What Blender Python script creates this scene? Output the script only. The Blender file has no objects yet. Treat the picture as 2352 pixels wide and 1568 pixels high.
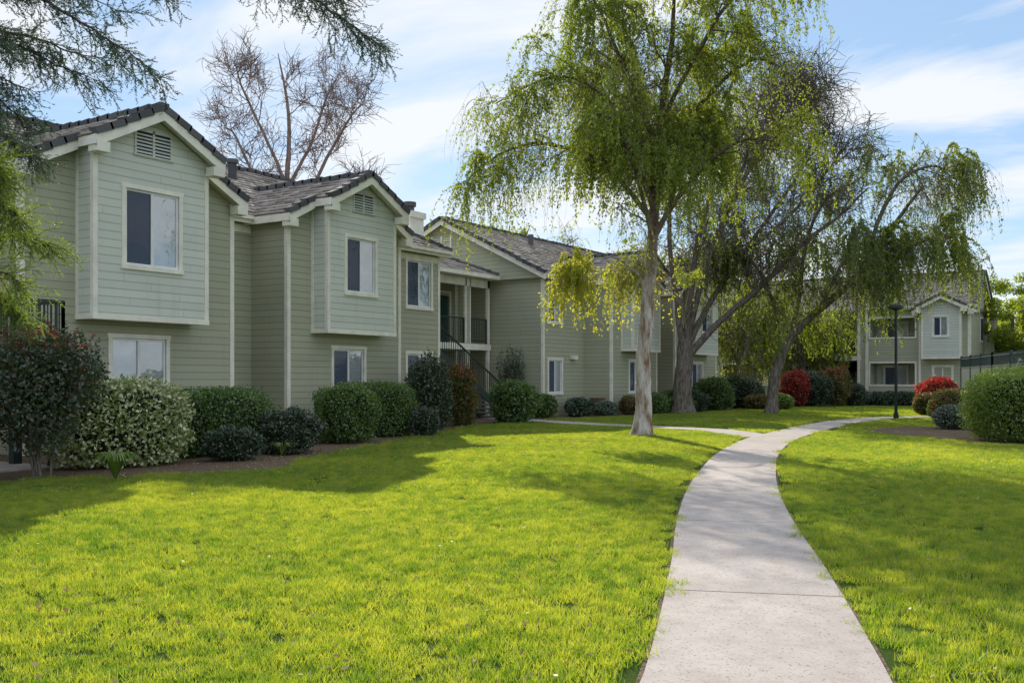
import bpy, math, numpy as np
from mathutils import Vector
rng=np.random.default_rng(11)
sc=bpy.context.scene
# ---------------------------------------------------------------- site axes
FX,FY=0.842,0.5395
F=np.array([FX,FY,0.]); R=np.array([FY,-FX,0.]); UP=np.array([0,0,1.])
H=1.55
def site(t,d,z=0.):            # bearing tangent, distance ahead -> world
    return F*d+R*(t*d)+UP*z
# ---------------------------------------------------------------- helpers
def empty(name):
    e=bpy.data.objects.new(name,None); sc.collection.objects.link(e); return e
def mesh_obj(name,V,Fc,mat,parent=None,smooth=False):
    V=np.asarray(V,dtype=np.float32).reshape(-1,3)
    me=bpy.data.meshes.new(name)
    if isinstance(Fc,np.ndarray):
        n,k=Fc.shape
        me.vertices.add(len(V)); me.vertices.foreach_set('co',V.ravel())
        me.loops.add(n*k); me.loops.foreach_set('vertex_index',Fc.astype(np.int32).ravel())
        me.polygons.add(n); me.polygons.foreach_set('loop_start',np.arange(0,n*k,k,dtype=np.int32))
        me.polygons.foreach_set('loop_total',np.full(n,k,dtype=np.int32))
        if smooth: me.polygons.foreach_set('use_smooth',np.ones(n,dtype=bool))
        me.update(calc_edges=True)
    else:
        me.from_pydata([tuple(v) for v in V.tolist()],[],Fc); me.update()
        if smooth:
            for p in me.polygons: p.use_smooth=True
    me.materials.append(mat)
    o=bpy.data.objects.new(name,me); sc.collection.objects.link(o)
    if parent is not None: o.parent=parent
    return o
class MB:
    def __init__(s): s.v=[]; s.f=[]
    def poly(s,pts):
        n=len(s.v); s.v+= [tuple(map(float,p)) for p in pts]; s.f.append(list(range(n,n+len(pts))))
    def box(s,a,b):
        x0,y0,z0=a; x1,y1,z1=b
        n=len(s.v)
        s.v+=[(x0,y0,z0),(x1,y0,z0),(x1,y1,z0),(x0,y1,z0),(x0,y0,z1),(x1,y0,z1),(x1,y1,z1),(x0,y1,z1)]
        for q in ((0,3,2,1),(4,5,6,7),(0,1,5,4),(1,2,6,5),(2,3,7,6),(3,0,4,7)): s.f.append([n+i for i in q])
    def hexa(s,p):
        n=len(s.v); s.v+=[tuple(map(float,q)) for q in p]
        for q in ((0,3,2,1),(4,5,6,7),(0,1,5,4),(1,2,6,5),(2,3,7,6),(3,0,4,7)): s.f.append([n+i for i in q])
    def prism(s,poly,d0,d1):       # polygon in (s,z), extruded in d
        n=len(s.v); k=len(poly)
        s.v+=[(p[0],d0,p[1]) for p in poly]+[(p[0],d1,p[1]) for p in poly]
        s.f.append([n+i for i in range(k)]); s.f.append([n+k+i for i in range(k)][::-1])
        for i in range(k):
            j=(i+1)%k; s.f.append([n+i,n+k+i,n+k+j,n+j])
    def beam(s,p0,p1,w,h):
        p0=np.array(p0,float);p1=np.array(p1,float); t=p1-p0; t/=np.linalg.norm(t)
        a=np.cross(t,UP)
        if np.linalg.norm(a)<.05: a=np.array([1.,0,0])
        a/=np.linalg.norm(a); b=np.cross(a,t)
        a=a*w/2;b=b*h/2
        s.hexa([p0-a-b,p0+a-b,p1+a-b,p1-a-b,p0-a+b,p0+a+b,p1+a+b,p1-a+b])
    def cyl(s,p0,p1,r0,r1,n=10,cap=True):
        p0=np.array(p0,float);p1=np.array(p1,float); t=p1-p0; t/=np.linalg.norm(t)
        a=np.cross(t,[0.3,.9,.1]); a/=np.linalg.norm(a); b=np.cross(t,a)
        m=len(s.v)
        for p,r in((p0,r0),(p1,r1)):
            for i in range(n):
                an=2*math.pi*i/n; s.v.append(tuple(p+a*r*math.cos(an)+b*r*math.sin(an)))
        for i in range(n):
            j=(i+1)%n; s.f.append([m+i,m+j,m+n+j,m+n+i])
        if cap:
            s.f.append([m+i for i in range(n)][::-1]); s.f.append([m+n+i for i in range(n)])
    def done(s,name,mat,parent=None,smooth=False):
        if s.v: return mesh_obj(name,s.v,s.f,mat,parent,smooth)
# ---------------------------------------------------------------- materials
def newmat(name):
    m=bpy.data.materials.new(name); m.use_nodes=True
    nt=m.node_tree; nt.nodes.clear()
    out=nt.nodes.new('ShaderNodeOutputMaterial')
    return m,nt,out
def N(nt,typ,**kw):
    n=nt.nodes.new(typ)
    for k,v in kw.items(): setattr(n,k,v)
    return n
def math_(nt,op,a,b=None,c=None):
    n=nt.nodes.new('ShaderNodeMath'); n.operation=op
    for i,x in enumerate((a,b,c)):
        if x is None: continue
        if isinstance(x,(int,float)): n.inputs[i].default_value=x
        else: nt.links.new(x,n.inputs[i])
    return n.outputs[0]
def mixc(nt,fac,a,b,mode='MIX'):
    n=nt.nodes.new('ShaderNodeMix'); n.data_type='RGBA'; n.blend_type=mode
    for i,x in ((0,fac),(6,a),(7,b)):
        if isinstance(x,(int,float)): n.inputs[i].default_value=x
        elif isinstance(x,tuple): n.inputs[i].default_value=(*x,1) if len(x)==3 else x
        else: nt.links.new(x,n.inputs[i])
    return n.outputs[2]
def noise(nt,scale,detail=3,vec=None,rough=.55):
    n=nt.nodes.new('ShaderNodeTexNoise'); n.inputs['Scale'].default_value=scale
    n.inputs['Detail'].default_value=detail; n.inputs['Roughness'].default_value=rough
    if vec is not None: nt.links.new(vec,n.inputs['Vector'])
    return n.outputs[0]
def ramp(nt,x,p0,p1):
    n=nt.nodes.new('ShaderNodeMapRange'); n.inputs[1].default_value=p0; n.inputs[2].default_value=p1
    nt.links.new(x,n.inputs[0]); return n.outputs[0]
def pos(nt): return nt.nodes.new('ShaderNodeNewGeometry').outputs['Position']
def principled(nt,out,col,rough=.7,spec=.3,metal=0,bump=None,bstr=.3,bdist=.02):
    p=nt.nodes.new('ShaderNodeBsdfPrincipled')
    if isinstance(col,tuple): p.inputs['Base Color'].default_value=(*col,1)
    else: nt.links.new(col,p.inputs['Base Color'])
    p.inputs['Roughness'].default_value=rough; p.inputs['Specular IOR Level'].default_value=spec
    p.inputs['Metallic'].default_value=metal
    if bump is not None:
        b=nt.nodes.new('ShaderNodeBump'); b.inputs['Strength'].default_value=bstr; b.inputs['Distance'].default_value=bdist
        nt.links.new(bump,b.inputs['Height']); nt.links.new(b.outputs[0],p.inputs['Normal'])
    nt.links.new(p.outputs[0],out.inputs[0]); return p
def m_plain(name,c,rough=.6,spec=.3,metal=0,var=.12,scale=3):
    m,nt,out=newmat(name); P=pos(nt)
    n=noise(nt,scale,5,P); k=ramp(nt,n,.3,.7)
    col=mixc(nt,k,tuple(x*(1-var) for x in c),tuple(min(1,x*(1+var)) for x in c))
    principled(nt,out,col,rough,spec,metal,noise(nt,40,2,P),.1,.005); return m
def m_siding(name,c,board=.172):
    m,nt,out=newmat(name); P=pos(nt)
    sp=N(nt,'ShaderNodeSeparateXYZ'); nt.links.new(P,sp.inputs[0])
    z=math_(nt,'DIVIDE',sp.outputs[2],board); fr=math_(nt,'FRACT',z); fl=math_(nt,'FLOOR',z)
    groove=math_(nt,'LESS_THAN',fr,.10)
    n1=ramp(nt,noise(nt,.8,4,P),.3,.7)
    wn=N(nt,'ShaderNodeTexWhiteNoise',noise_dimensions='1D'); nt.links.new(fl,wn.inputs['W'])
    n2=math_(nt,'MULTIPLY',wn.outputs[0],.5)
    k=math_(nt,'ADD',math_(nt,'MULTIPLY',n1,.5),n2)
    col=mixc(nt,k,tuple(x*.90 for x in c),tuple(x*1.06 for x in c))
    sx=math_(nt,'ADD',sp.outputs[0],sp.outputs[1])
    jx=math_(nt,'FRACT',math_(nt,'ADD',math_(nt,'DIVIDE',sx,3.7),math_(nt,'MULTIPLY',wn.outputs[0],7.0)))
    j=math_(nt,'LESS_THAN',jx,.004)
    g=math_(nt,'MAXIMUM',math_(nt,'MULTIPLY',groove,.55),math_(nt,'MULTIPLY',j,.35))
    col=mixc(nt,g,col,tuple(x*.35 for x in c))
    str_=N(nt,'ShaderNodeMapping'); nt.links.new(P,str_.inputs[0]); str_.inputs['Scale'].default_value=(6,6,.5)
    st=ramp(nt,noise(nt,1,4,str_.outputs[0]),.55,.8)
    col=mixc(nt,math_(nt,'MULTIPLY',st,.15),col,(.25,.24,.2))
    b=math_(nt,'SUBTRACT',math_(nt,'SUBTRACT',1,fr),math_(nt,'MULTIPLY',groove,1.0))
    principled(nt,out,col,.6,.25,0,b,.7,.02); return m
def m_leaf(name,c1,c2,t1,t2,mix=.5,gloss=.08,nscale=.6,rough=.45,c3=None,p3=.8,clump=None):
    m,nt,out=newmat(name); g=nt.nodes.new('ShaderNodeNewGeometry')
    rnd=g.outputs['Random Per Island']; nz=ramp(nt,noise(nt,nscale,3,g.outputs['Position']),.35,.65)
    k=math_(nt,'ADD',math_(nt,'MULTIPLY',rnd,.6),math_(nt,'MULTIPLY',nz,.4))
    if clump:
        k=math_(nt,'ADD',math_(nt,'MULTIPLY',rnd,.15),math_(nt,'MULTIPLY',nz,.30))
        k=math_(nt,'ADD',k,math_(nt,'MULTIPLY',ramp(nt,noise(nt,clump,4,g.outputs['Position'],.75),.41,.59),.55))
    dc=mixc(nt,k,c1,c2); tc=mixc(nt,k,t1,t2)
    if c3:
        s=math_(nt,'GREATER_THAN',math_(nt,'FRACT',math_(nt,'MULTIPLY',rnd,17.3)),p3)
        dc=mixc(nt,s,dc,c3); tc=mixc(nt,s,tc,c3)
    d=N(nt,'ShaderNodeBsdfDiffuse'); t=N(nt,'ShaderNodeBsdfTranslucent'); gl=N(nt,'ShaderNodeBsdfGlossy'); gl.inputs['Roughness'].default_value=rough
    nt.links.new(dc,d.inputs[0]); nt.links.new(tc,t.inputs[0])
    a=N(nt,'ShaderNodeMixShader'); a.inputs[0].default_value=mix; nt.links.new(d.outputs[0],a.inputs[1]); nt.links.new(t.outputs[0],a.inputs[2])
    b=N(nt,'ShaderNodeMixShader'); b.inputs[0].default_value=gloss; nt.links.new(a.outputs[0],b.inputs[1]); nt.links.new(gl.outputs[0],b.inputs[2])
    nt.links.new(b.outputs[0],out.inputs[0]); return m
def m_tile(name,a,b):
    m,nt,out=newmat(name); g=nt.nodes.new('ShaderNodeNewGeometry')
    k=math_(nt,'ADD',math_(nt,'MULTIPLY',g.outputs['Random Per Island'],.7),math_(nt,'MULTIPLY',noise(nt,5,4,g.outputs['Position']),.3))
    principled(nt,out,mixc(nt,k,a,b),.8,.25,0,noise(nt,30,3,g.outputs['Position']),.3,.01); return m
def m_bark(name,a,b,sc_=(8,8,2),patch=.5,upper=None,zu=(4.0,6.5)):
    m,nt,out=newmat(name); P=pos(nt)
    mp=N(nt,'ShaderNodeMapping'); nt.links.new(P,mp.inputs[0]); mp.inputs['Scale'].default_value=sc_
    n=noise(nt,1,6,mp.outputs[0],.65); k=ramp(nt,n,patch-.12,patch+.12)
    col=mixc(nt,k,a,b)
    if upper:
        sp=N(nt,'ShaderNodeSeparateXYZ'); nt.links.new(P,sp.inputs[0]); u=ramp(nt,math_(nt,'ADD',sp.outputs[2],math_(nt,'MULTIPLY',n,1.5)),zu[0]+.75,zu[1]+.75)
        col=mixc(nt,u,col,upper)
    principled(nt,out,col,.85,.2,0,n,.8,.04); return m
M={}
M['siding']=m_siding('sage_siding',(.455,.455,.33))
M['bay']=m_siding('pale_siding',(.68,.71,.62),.175)
M['trim']=m_plain('cream_trim',(.90,.86,.74),.5)
M['tile']=m_tile('roof_tile',(.22,.185,.165),(.66,.58,.51))
M['cap']=m_tile('cap_tile',(.07,.072,.08),(.16,.155,.16))
M['rail']=m_plain('rail_paint',(.035,.055,.05),.4)
M['door']=m_plain('door_paint',(.03,.08,.07),.4)
M['conc']=m_plain('concrete_steps',(.45,.42,.38),.9)
M['frame']=m_plain('vinyl_frame',(.88,.88,.87),.35)
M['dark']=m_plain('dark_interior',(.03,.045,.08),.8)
def m_blind():
    m,nt,out=newmat('blinds'); P=pos(nt); sp=N(nt,'ShaderNodeSeparateXYZ'); nt.links.new(P,sp.inputs[0])
    fr=math_(nt,'FRACT',math_(nt,'DIVIDE',sp.outputs[2],.05))
    col=mixc(nt,math_(nt,'LESS_THAN',fr,.25),(.92,.93,.94),(.5,.53,.58)); principled(nt,out,col,.6); return m
M['blind']=m_blind()
M['curtain']=m_plain('curtain',(.80,.86,.92),.8,var=.12,scale=2)  # pale blue sheet paints the sky reflection in right-hand panes; elsewhere a curtain
def m_glass():
    m,nt,out=newmat('window_glass')
    fr=N(nt,'ShaderNodeFresnel'); fr.inputs[0].default_value=1.5
    t=N(nt,'ShaderNodeBsdfTransparent'); t.inputs[0].default_value=(.96,.98,1.,1)
    g=N(nt,'ShaderNodeBsdfGlossy'); g.inputs['Roughness'].default_value=.02
    b=N(nt,'ShaderNodeBump'); b.inputs['Strength'].default_value=.1; b.inputs['Distance'].default_value=.05
    nt.links.new(noise(nt,1.5,2,pos(nt)),b.inputs['Height']); nt.links.new(b.outputs[0],g.inputs['Normal'])
    x=N(nt,'ShaderNodeMixShader'); nt.links.new(math_(nt,'ADD',fr.outputs[0],.22),x.inputs[0]); nt.links.new(t.outputs[0],x.inputs[1]); nt.links.new(g.outputs[0],x.inputs[2])
    nt.links.new(x.outputs[0],out.inputs[0]); return m
M['glass']=m_glass()
def m_screen():
    m,nt,out=newmat('insect_screen'); 
    t=N(nt,'ShaderNodeBsdfTransparent'); t.inputs[0].default_value=(.7,.7,.7,1)
    d=N(nt,'ShaderNodeBsdfDiffuse'); d.inputs[0].default_value=(.10,.14,.22,1)
    x=N(nt,'ShaderNodeMixShader'); x.inputs[0].default_value=.45; nt.links.new(t.outputs[0],x.inputs[1]); nt.links.new(d.outputs[0],x.inputs[2])
    nt.links.new(x.outputs[0],out.inputs[0]); return m
M['screen']=m_screen()
# ---------------------------------------------------------------- building kit (local s,d,z)
class Bld:
    def __init__(s,name,rot=0):
        s.e=empty(name); s.e.rotation_euler=(0,0,rot); s.m={}; s.tiles=[]
    def __getitem__(s,k):
        if k not in s.m: s.m[k]=MB()
        return s.m[k]
    def finish(s):
        names=dict(siding='walls',bay='bay_walls',trim='trim',cap='ridge_and_rake_tiles',rail='railings',door='doors',conc='stairs',frame='window_frames',dark='interiors',blind='window_blinds',curtain='sky_sheen_curtains',glass='window_glass',screen='insect_screens')
        for k,b in s.m.items(): b.done(names.get(k,k),M[k],s.e)
        if s.tiles:
            V=np.concatenate(s.tiles); n=len(V)
            q=np.array([(0,3,2,1),(4,5,6,7),(0,1,5,4),(1,2,6,5),(2,3,7,6),(3,0,4,7)])
            Fc=(np.arange(n)[:,None,None]*8+q[None]).reshape(-1,4)
            mesh_obj('roof_tiles',V.reshape(-1,3),Fc,M['tile'],s.e)
    def wall(s,key,s0,s1,z0,z1,d,ops=(),depth=.13):
        b=s[key]; xs=sorted({s0,s1,*[o[0] for o in ops],*[o[1] for o in ops]}); zs=sorted({z0,z1,*[o[2] for o in ops],*[o[3] for o in ops]})
        for i in range(len(xs)-1):
            for j in range(len(zs)-1):
                cx=(xs[i]+xs[i+1])/2; cz=(zs[j]+zs[j+1])/2
                if any(o[0]<cx<o[1] and o[2]<cz<o[3] for o in ops): continue
                b.poly([(xs[i],d,zs[j]),(xs[i+1],d,zs[j]),(xs[i+1],d,zs[j+1]),(xs[i],d,zs[j+1])])
        for a,c,e,f in [o[:4] for o in ops]:
            D=d+depth
            b.poly([(a,d,e),(a,D,e),(a,D,f),(a,d,f)]);b.poly([(c,d,e),(c,D,e),(c,D,f),(c,d,f)])
            b.poly([(a,d,e),(c,d,e),(c,D,e),(a,D,e)]);b.poly([(a,d,f),(c,d,f),(c,D,f),(a,D,f)])
    def window(s,a,c,e,f,d,style=0):
        t=.095; T=s['trim']
        T.box((a-.02,d-.04,f-t),(c+.02,d+.01,f)); T.box((a-.02,d-.05,e),(c+.02,d+.01,e+t))
        T.box((a,d-.035,e+t),(a+t,d+.01,f-t)); T.box((c-t,d-.035,e+t),(c,d+.01,f-t))
        a+=t;c-=t;e+=t;f-=t; Fm=s['frame']; w=.05; y0=d+.012;y1=d+.06; mid=(a+c)/2
        Fm.box((a,y0,f-w),(c,y1,f)); Fm.box((a,y0,e),(c,y1,e+w)); Fm.box((a,y0,e+w),(a+w,y1,f-w)); Fm.box((c-w,y0,e+w),(c,y1,f-w)); Fm.box((mid-w*.7,y0-.008,e+w),(mid+w*.7,y1,f-w))
        s['glass'].poly([(mid,d+.030,e),(c,d+.030,e),(c,d+.030,f),(mid,d+.030,f)])
        s['glass'].poly([(a,d+.035,e),(mid,d+.035,e),(mid,d+.035,f),(a,d+.035,f)])
        if style in(0,2): s['screen'].poly([(a,d+.022,e),(mid,d+.022,e),(mid,d+.022,f),(a,d+.022,f)])
        D=d+.065
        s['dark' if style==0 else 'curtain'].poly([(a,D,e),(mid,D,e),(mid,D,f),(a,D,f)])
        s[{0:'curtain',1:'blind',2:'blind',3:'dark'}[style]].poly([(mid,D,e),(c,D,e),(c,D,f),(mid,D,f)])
        return (a,c,e,f)
    def wwall(s,key,s0,s1,z0,z1,d,wins):
        ops=[(w[0]+.095,w[1]-.095,w[2]+.095,w[3]-.095) for w in wins]
        s.wall(key,s0,s1,z0,z1,d,ops)
        for w in wins: s.window(*w[:4],d,w[4])
    def roof(s,O,A,U,La,Lu,keep=None,lift=0):
        O=np.array(O,float);A=np.array(A,float);U=np.array(U,float);A/=np.linalg.norm(A);U/=np.linalg.norm(U)
        Nn=np.cross(A,U); Nn*= 1 if Nn[2]>0 else -1
        ex=.30; tw=.33; out=[]
        for r in range(int(Lu/ex)+1):
            u0=r*ex-.03; u1=min(u0+ex+.05,Lu)
            if u1-u0<.08: continue
            off=(r%2)*tw/2
            for a in np.arange(-off,La,tw):
                a0=max(a,0)+.006;a1=min(a+tw,La)-.006
                if a1-a0<.05: continue
                if keep and not keep((a0+a1)/2,(u0+u1)/2): continue
                j=rng.normal(0,.014); l=.075+rng.normal(0,.008); th=.05
                B=lambda aa,uu,nn: O+A*aa+U*uu+Nn*(nn+lift)
                out.append([B(a0,u0+j,l-th),B(a1,u0+j,l-th),B(a1,u1,.005),B(a0,u1,.005),B(a0,u0+j,l),B(a1,u0+j,l),B(a1,u1,.03),B(a0,u1,.03)])
        if out: s.tiles.append(np.array(out))
    def caps(s,p0,p1,w=.26,h=.12,seg=.36):
        p0=np.array(p0,float);p1=np.array(p1,float);L=np.linalg.norm(p1-p0);n=max(1,int(L/seg));t=(p1-p0)/L
        for i in range(n):
            a=p0+t*(L*i/n-.03);b=p0+t*(L*(i+1)/n+.03); a=a+UP*.025;jit=rng.normal(0,.008)
            s['cap'].beam(a+UP*jit,b+UP*(jit-.01),w,h)
    def gable(s,s0,s1,d,c,peak,hw,dback,bay=None,pitch=.52,wins=(),bwins=(),vent=None,bayroof=1.7,bz=2.9,bd=.6):
        rz=lambda x: peak-pitch*abs(x-c)
        g=.14; zt=min(rz(s0),rz(s1))-g
        s.wwall('siding',s0,s1,0,zt,d,wins)
        s['siding'].poly([(s0,d,zt),(s1,d,zt),(s1,d,rz(s1)-g),(c,d,peak-g),(s0,d,rz(s0)-g)])
        s['siding'].poly([(s0,d,0),(s0,dback,0),(s0,dback,rz(s0)-g),(s0,d,rz(s0)-g)])
        s['siding'].poly([(s1,d,0),(s1,dback,0),(s1,dback,rz(s1)-g),(s1,d,rz(s1)-g)])
        for x,sg in((s0,-1),(s1,1)):
            s['trim'].box((min(x+sg*.022,x-sg*.1),d-.022,0),(max(x+sg*.022,x-sg*.1),d+.1,rz(x)-g-.005))
        fr=[(d-.3,0,hw)] if bay is None else [(d-.3,bayroof,hw),(d-bd-.32,0,bayroof)]
        for yf,h0,h1 in fr:
            for sg in(-1,1):
                pa=[(c+sg*h0,rz(c+h0)),(c+sg*h1,rz(c+h1)),(c+sg*h1,rz(c+h1)-.1),(c+sg*h0,rz(c+h0)-.1)]
                s['trim'].prism(pa,yf,dback+1.5)
                k=.24
                s['trim'].prism([(c+sg*(h0 if h0>0 else 0),rz(c+h0)+.005),(c+sg*h1,rz(c+h1)+.005),(c+sg*h1,rz(c+h1)-k),(c+sg*h0,rz(c+h0)-k)],yf-.035,yf-.001)
                s['trim'].box((min(c+sg*h1,c+sg*(h1-.32)),yf-.04,rz(c+h1)-.33),(max(c+sg*h1,c+sg*(h1-.32)),yf+.25,rz(c+h1)-.101-.02))
                xx=c+sg*h1
                s['trim'].box((min(xx,xx+sg*.03),yf-.03,rz(c+h1)-.2),(max(xx,xx+sg*.03),(dback if h1==hw else d-.31),rz(c+h1)-.0))
                L=(h1-h0)*math.sqrt(1+pitch**2); Uv=(-sg*1,0,pitch)
                s.roof((c+sg*h1,yf+.1,rz(c+h1)),(0,1,0),Uv,dback+2.3-yf,L)
                s.caps((c+sg*h1,yf+.05,rz(c+h1)+.05),(c+sg*h0,yf+.05,rz(c+h0)+.05),.24,.15)
        yf=fr[-1][0]
        s.caps((c,yf,peak+.06),(c,dback+2.2,peak+.06),.26,.13)
        if bay:
            b0,b1=bay; y=d-bd; zb=min(rz(b0),rz(b1))-g
            s.wwall('bay',b0,b1,bz,zb,y,bwins)
            s['bay'].poly([(b0,y,zb),(b1,y,zb),(b1,y,rz(b1)-g),(c,y,peak-g),(b0,y,rz(b0)-g)])
            for x in(b0,b1): s['bay'].poly([(x,y,bz),(x,d,bz),(x,d,rz(x)-g),(x,y,rz(x)-g)])
            s['trim'].box((b0-.015,y-.015,bz-.05),(b1+.015,d-.002,bz-.003))
            s['trim'].box((b0-.03,y-.03,bz-.06),(b1+.03,y+.0,bz+.05))
            s['trim'].box((b0-.03,y+.002,bz-.06),(b0-.002,d,bz+.05))
            for x,sg in((b0,-1),(b1,1)):
                s['trim'].box((min(x+sg*.02,x-sg*.09),y-.02,bz+.052),(max(x+sg*.02,x-sg*.09),y+.09,rz(x)-g-.2))
            s['trim'].box((b0-.02,d-.08,bz),(b0-.002,d-.001,rz(b0)-g-.2))
            if vent:
                v0,v1,w0,w1=vent; yy=y-.03; mid=(v0+v1)/2
                for q in(v0,mid-.025,v1-.05): s['bay'].box((q,yy,w0),(q+.05,y+.005,w1))
                s['bay'].box((v0+.05,yy,w1-.05),(v1-.05,y+.005,w1-.001)); s['bay'].box((v0-.03,yy-.01,w0-.05),(v1+.03,y+.005,w0))
                nl=6
                for i in range(nl):
                    z=w0+.03+(w1-w0-.1)*i/nl
                    for (p,q) in((v0+.05,mid-.025),(mid+.025,v1-.05)): s['bay'].hexa([(p,yy,z),(q,yy,z),(q,yy+.005,z+.01),(p,yy+.005,z+.01),(p,y-.006,z+.04),(q,y-.006,z+.04),(q,y-.005,z+.047),(p,y-.005,z+.047)])
                s['dark'].box((v0+.05,y-.004,w0),(v1-.05,y-.0015,w1-.05))
    def rail(s,p0,p1,h=1.05,sp=.12):
        p0=np.array(p0,float);p1=np.array(p1,float);L=np.linalg.norm((p1-p0)[:2]);n=max(2,int(L/sp)); b=s['rail']
        b.beam(p0+UP*h,p1+UP*h,.06,.05); b.beam(p0+UP*.1,p1+UP*.1,.04,.04)
        for i in range(n+1):
            p=p0+(p1-p0)*i/n; w=.05 if i in(0,n) else .02
            b.beam(p+UP*(0 if i in(0,n) else .1),p+UP*h,w,w)
def main_block(B,s0,s1,d0,d1,eave,ridge,hipR=None,hipL=None,gl=True,gr=True,ov=.3,frontwins=()):
    dm=(d0+d1)/2
    a=s0-ov; b=s1+ov; ra=a+(hipL or 0); rb=b-(hipR or 0)
    Lu=math.hypot(ridge-eave,dm-d0+ov); 
    kf=lambda q,u: (q+a)>=a+(hipL or 0)*u/Lu-.02 and (q+a)<=b-(hipR or 0)*u/Lu+.02
    B.roof((a,d0-ov,eave),(1,0,0),(0,dm-d0+ov,ridge-eave),b-a,Lu,kf)
    B.roof((a,d1+ov,eave),(1,0,0),(0,-(dm-d0+ov),ridge-eave),b-a,Lu,kf)
    T=B['trim']; e=.01
    T.poly([(a,d0-ov,eave-e),(b,d0-ov,eave-e),(rb,dm,ridge-e),(ra,dm,ridge-e)]); T.poly([(a,d1+ov,eave-e),(b,d1+ov,eave-e),(rb,dm,ridge-e),(ra,dm,ridge-e)])
    T.poly([(a,d0-ov,eave-.15),(b,d0-ov,eave-.15),(b,d1+ov,eave-.15),(a,d1+ov,eave-.15)])
    T.box((a,d0-ov-.03,eave-.2),(b,d0-ov-.002,eave+.01)); T.box((a,d0-ov-.13,eave-.1),(b,d0-ov-.032,eave))
    B.caps((ra,dm,ridge+.07),(rb,dm,ridge+.07))
    if hipR:
        W=d1-d0+2*ov; Ls=math.hypot(hipR,ridge-eave)
        B.roof((b,d0-ov,eave),(0,1,0),(-hipR,0,ridge-eave),W,Ls,lambda q,u: abs(q-W/2)<=W/2*(1-u/Ls)+.05)
        T.poly([(b,d0-ov,eave-e),(b,d1+ov,eave-e),(rb,dm,ridge-e)])
        B.caps((b,d0-ov,eave+.07),(rb,dm,ridge+.07)); T.box((b+.002,d0-ov,eave-.2),(b+.03,d1+ov,eave+.01))
    for side,flag,hip,x,ex,ins in(('l',gl,hipL,s0,a,ra),('r',gr,hipR,s1,b,rb)):
        zt=eave-.15
        B['siding'].poly([(x,d0,0),(x,d1,0),(x,d1,zt),(x,d0,zt)])
        if not hip:
            zz=lambda d: eave+(ridge-eave)*(1-abs(d-dm)/(dm-d0+ov))-.12
            B['siding'].poly([(x,d0,zt),(x,d1,zt),(x,d1,zz(d1)),(x,dm,ridge-.12),(x,d0,zz(d0))])
            for sg in(-1,1):
                de=dm+sg*(dm-d0+ov)
                sx=sorted((ex,ex+(-.035 if side=='l' else .035)))
                T.hexa([(sx[0],dm,ridge-.25),(sx[1],dm,ridge-.25),(sx[1],de,eave-.25),(sx[0],de,eave-.25),(sx[0],dm,ridge+.01),(sx[1],dm,ridge+.01),(sx[1],de,eave+.01),(sx[0],de,eave+.01)])
                B.caps((ex,de,eave+.06),(ex,dm,ridge+.06),.26,.15)
# ================================================================ BUILDING 1
B1=Bld('apartment_building')
A0,A1,YA=11.73,17.33,19.4
B0,B1_,YB=19.5,24.3,19.7
YM=21.1
main_block(B1,0.5,28.2,YM,29.9,6.02,8.45,hipR=3.4)
B1.wwall('siding',0.5,A0,0,5.9,YM,[(8,9.5,3.95,5.7,2)])
B1.wall('siding',A1,B0,0,5.87,YM)
B1.wwall('siding',B1_,28.2,0,5.87,YM,[(26.3,27.8,3.93,5.68,0),(26.3,27.8,.95,2.52,2)])
for x0,x1 in((28.11,28.222),): B1['trim'].box((x0,YM-.022,0),(x1,YM+.1,5.86))
B1['trim'].box((24.35,YM-.02,5.6),(28.1,YM-.002,5.8))
B1['trim'].box((A1+.02,YM-.02,5.6),(B0-.02,YM-.002,5.8))
B1.gable(A0,A1,YA,14.53,7.53,2.98,YM+1,bay=(13.0,16.02),wins=[(13.77,15.40,.95,2.58,1)],bwins=[(13.68,15.28,3.96,5.82,0)],vent=(14.0,15.0,6.52,7.08))
B1.gable(B0,B1_,YB,21.88,7.36,2.62,YM+1,bay=(20.42,23.34),wins=[(21.2,22.69,.95,2.53,2)],bwins=[(21.10,22.50,3.93,5.66,0)],vent=(21.45,22.35,6.35,6.88),bayroof=1.66)
YE=24.3
B1.wall('siding',28.2,36.2,0,6.3,26.2,[(34.75,35.75,3.1,5.25),(31,32,0,2.1)])
B1['door'].box((34.75,26.28,3.1),(35.75,26.33,5.25)); B1['door'].box((31,26.28,0),(32,26.33,2.1))
for zz in(3.4,4.3): 
    for xx in(34.87,35.3): B1['door'].box((xx,26.26,zz),(xx+.32,26.279,zz+.7))
B1['trim'].box((34.65,26.15,3.1),(34.75,26.2,5.35)); B1['trim'].box((35.75,26.15,3.1),(35.85,26.2,5.35)); B1['trim'].box((34.65,26.15,5.351),(35.85,26.2,5.45))
B1['trim'].box((28.25,YE-.02,2.82),(36.2,26.15,3.08))
B1['siding'].box((34.32,YE,3.09),(34.62,YE+.3,5.85)); B1['trim'].box((34.28,YE-.02,3.09),(34.36,YE+.08,5.84)); B1['trim'].box((34.62,YE-.02,3.09),(34.67,YE+.3,5.84))
B1['siding'].box((34.32,YE,0),(34.62,YE+.3,2.8)); B1['trim'].box((35.95,YE-.02,0),(36.1,YE+.1,2.81)); B1['trim'].box((35.95,YE-.02,3.09),(36.1,YE+.1,5.84))
B1['trim'].box((28.3,YE-.02,5.5),(36.1,YE+.1,5.835))
B1.rail((34.7,YE+.05,3.09),(35.93,YE+.05,3.09)); B1.rail((29.9,YE+.05,3.09),(34.25,YE+.05,3.09))
e0,e1=23.8,25.3
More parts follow.
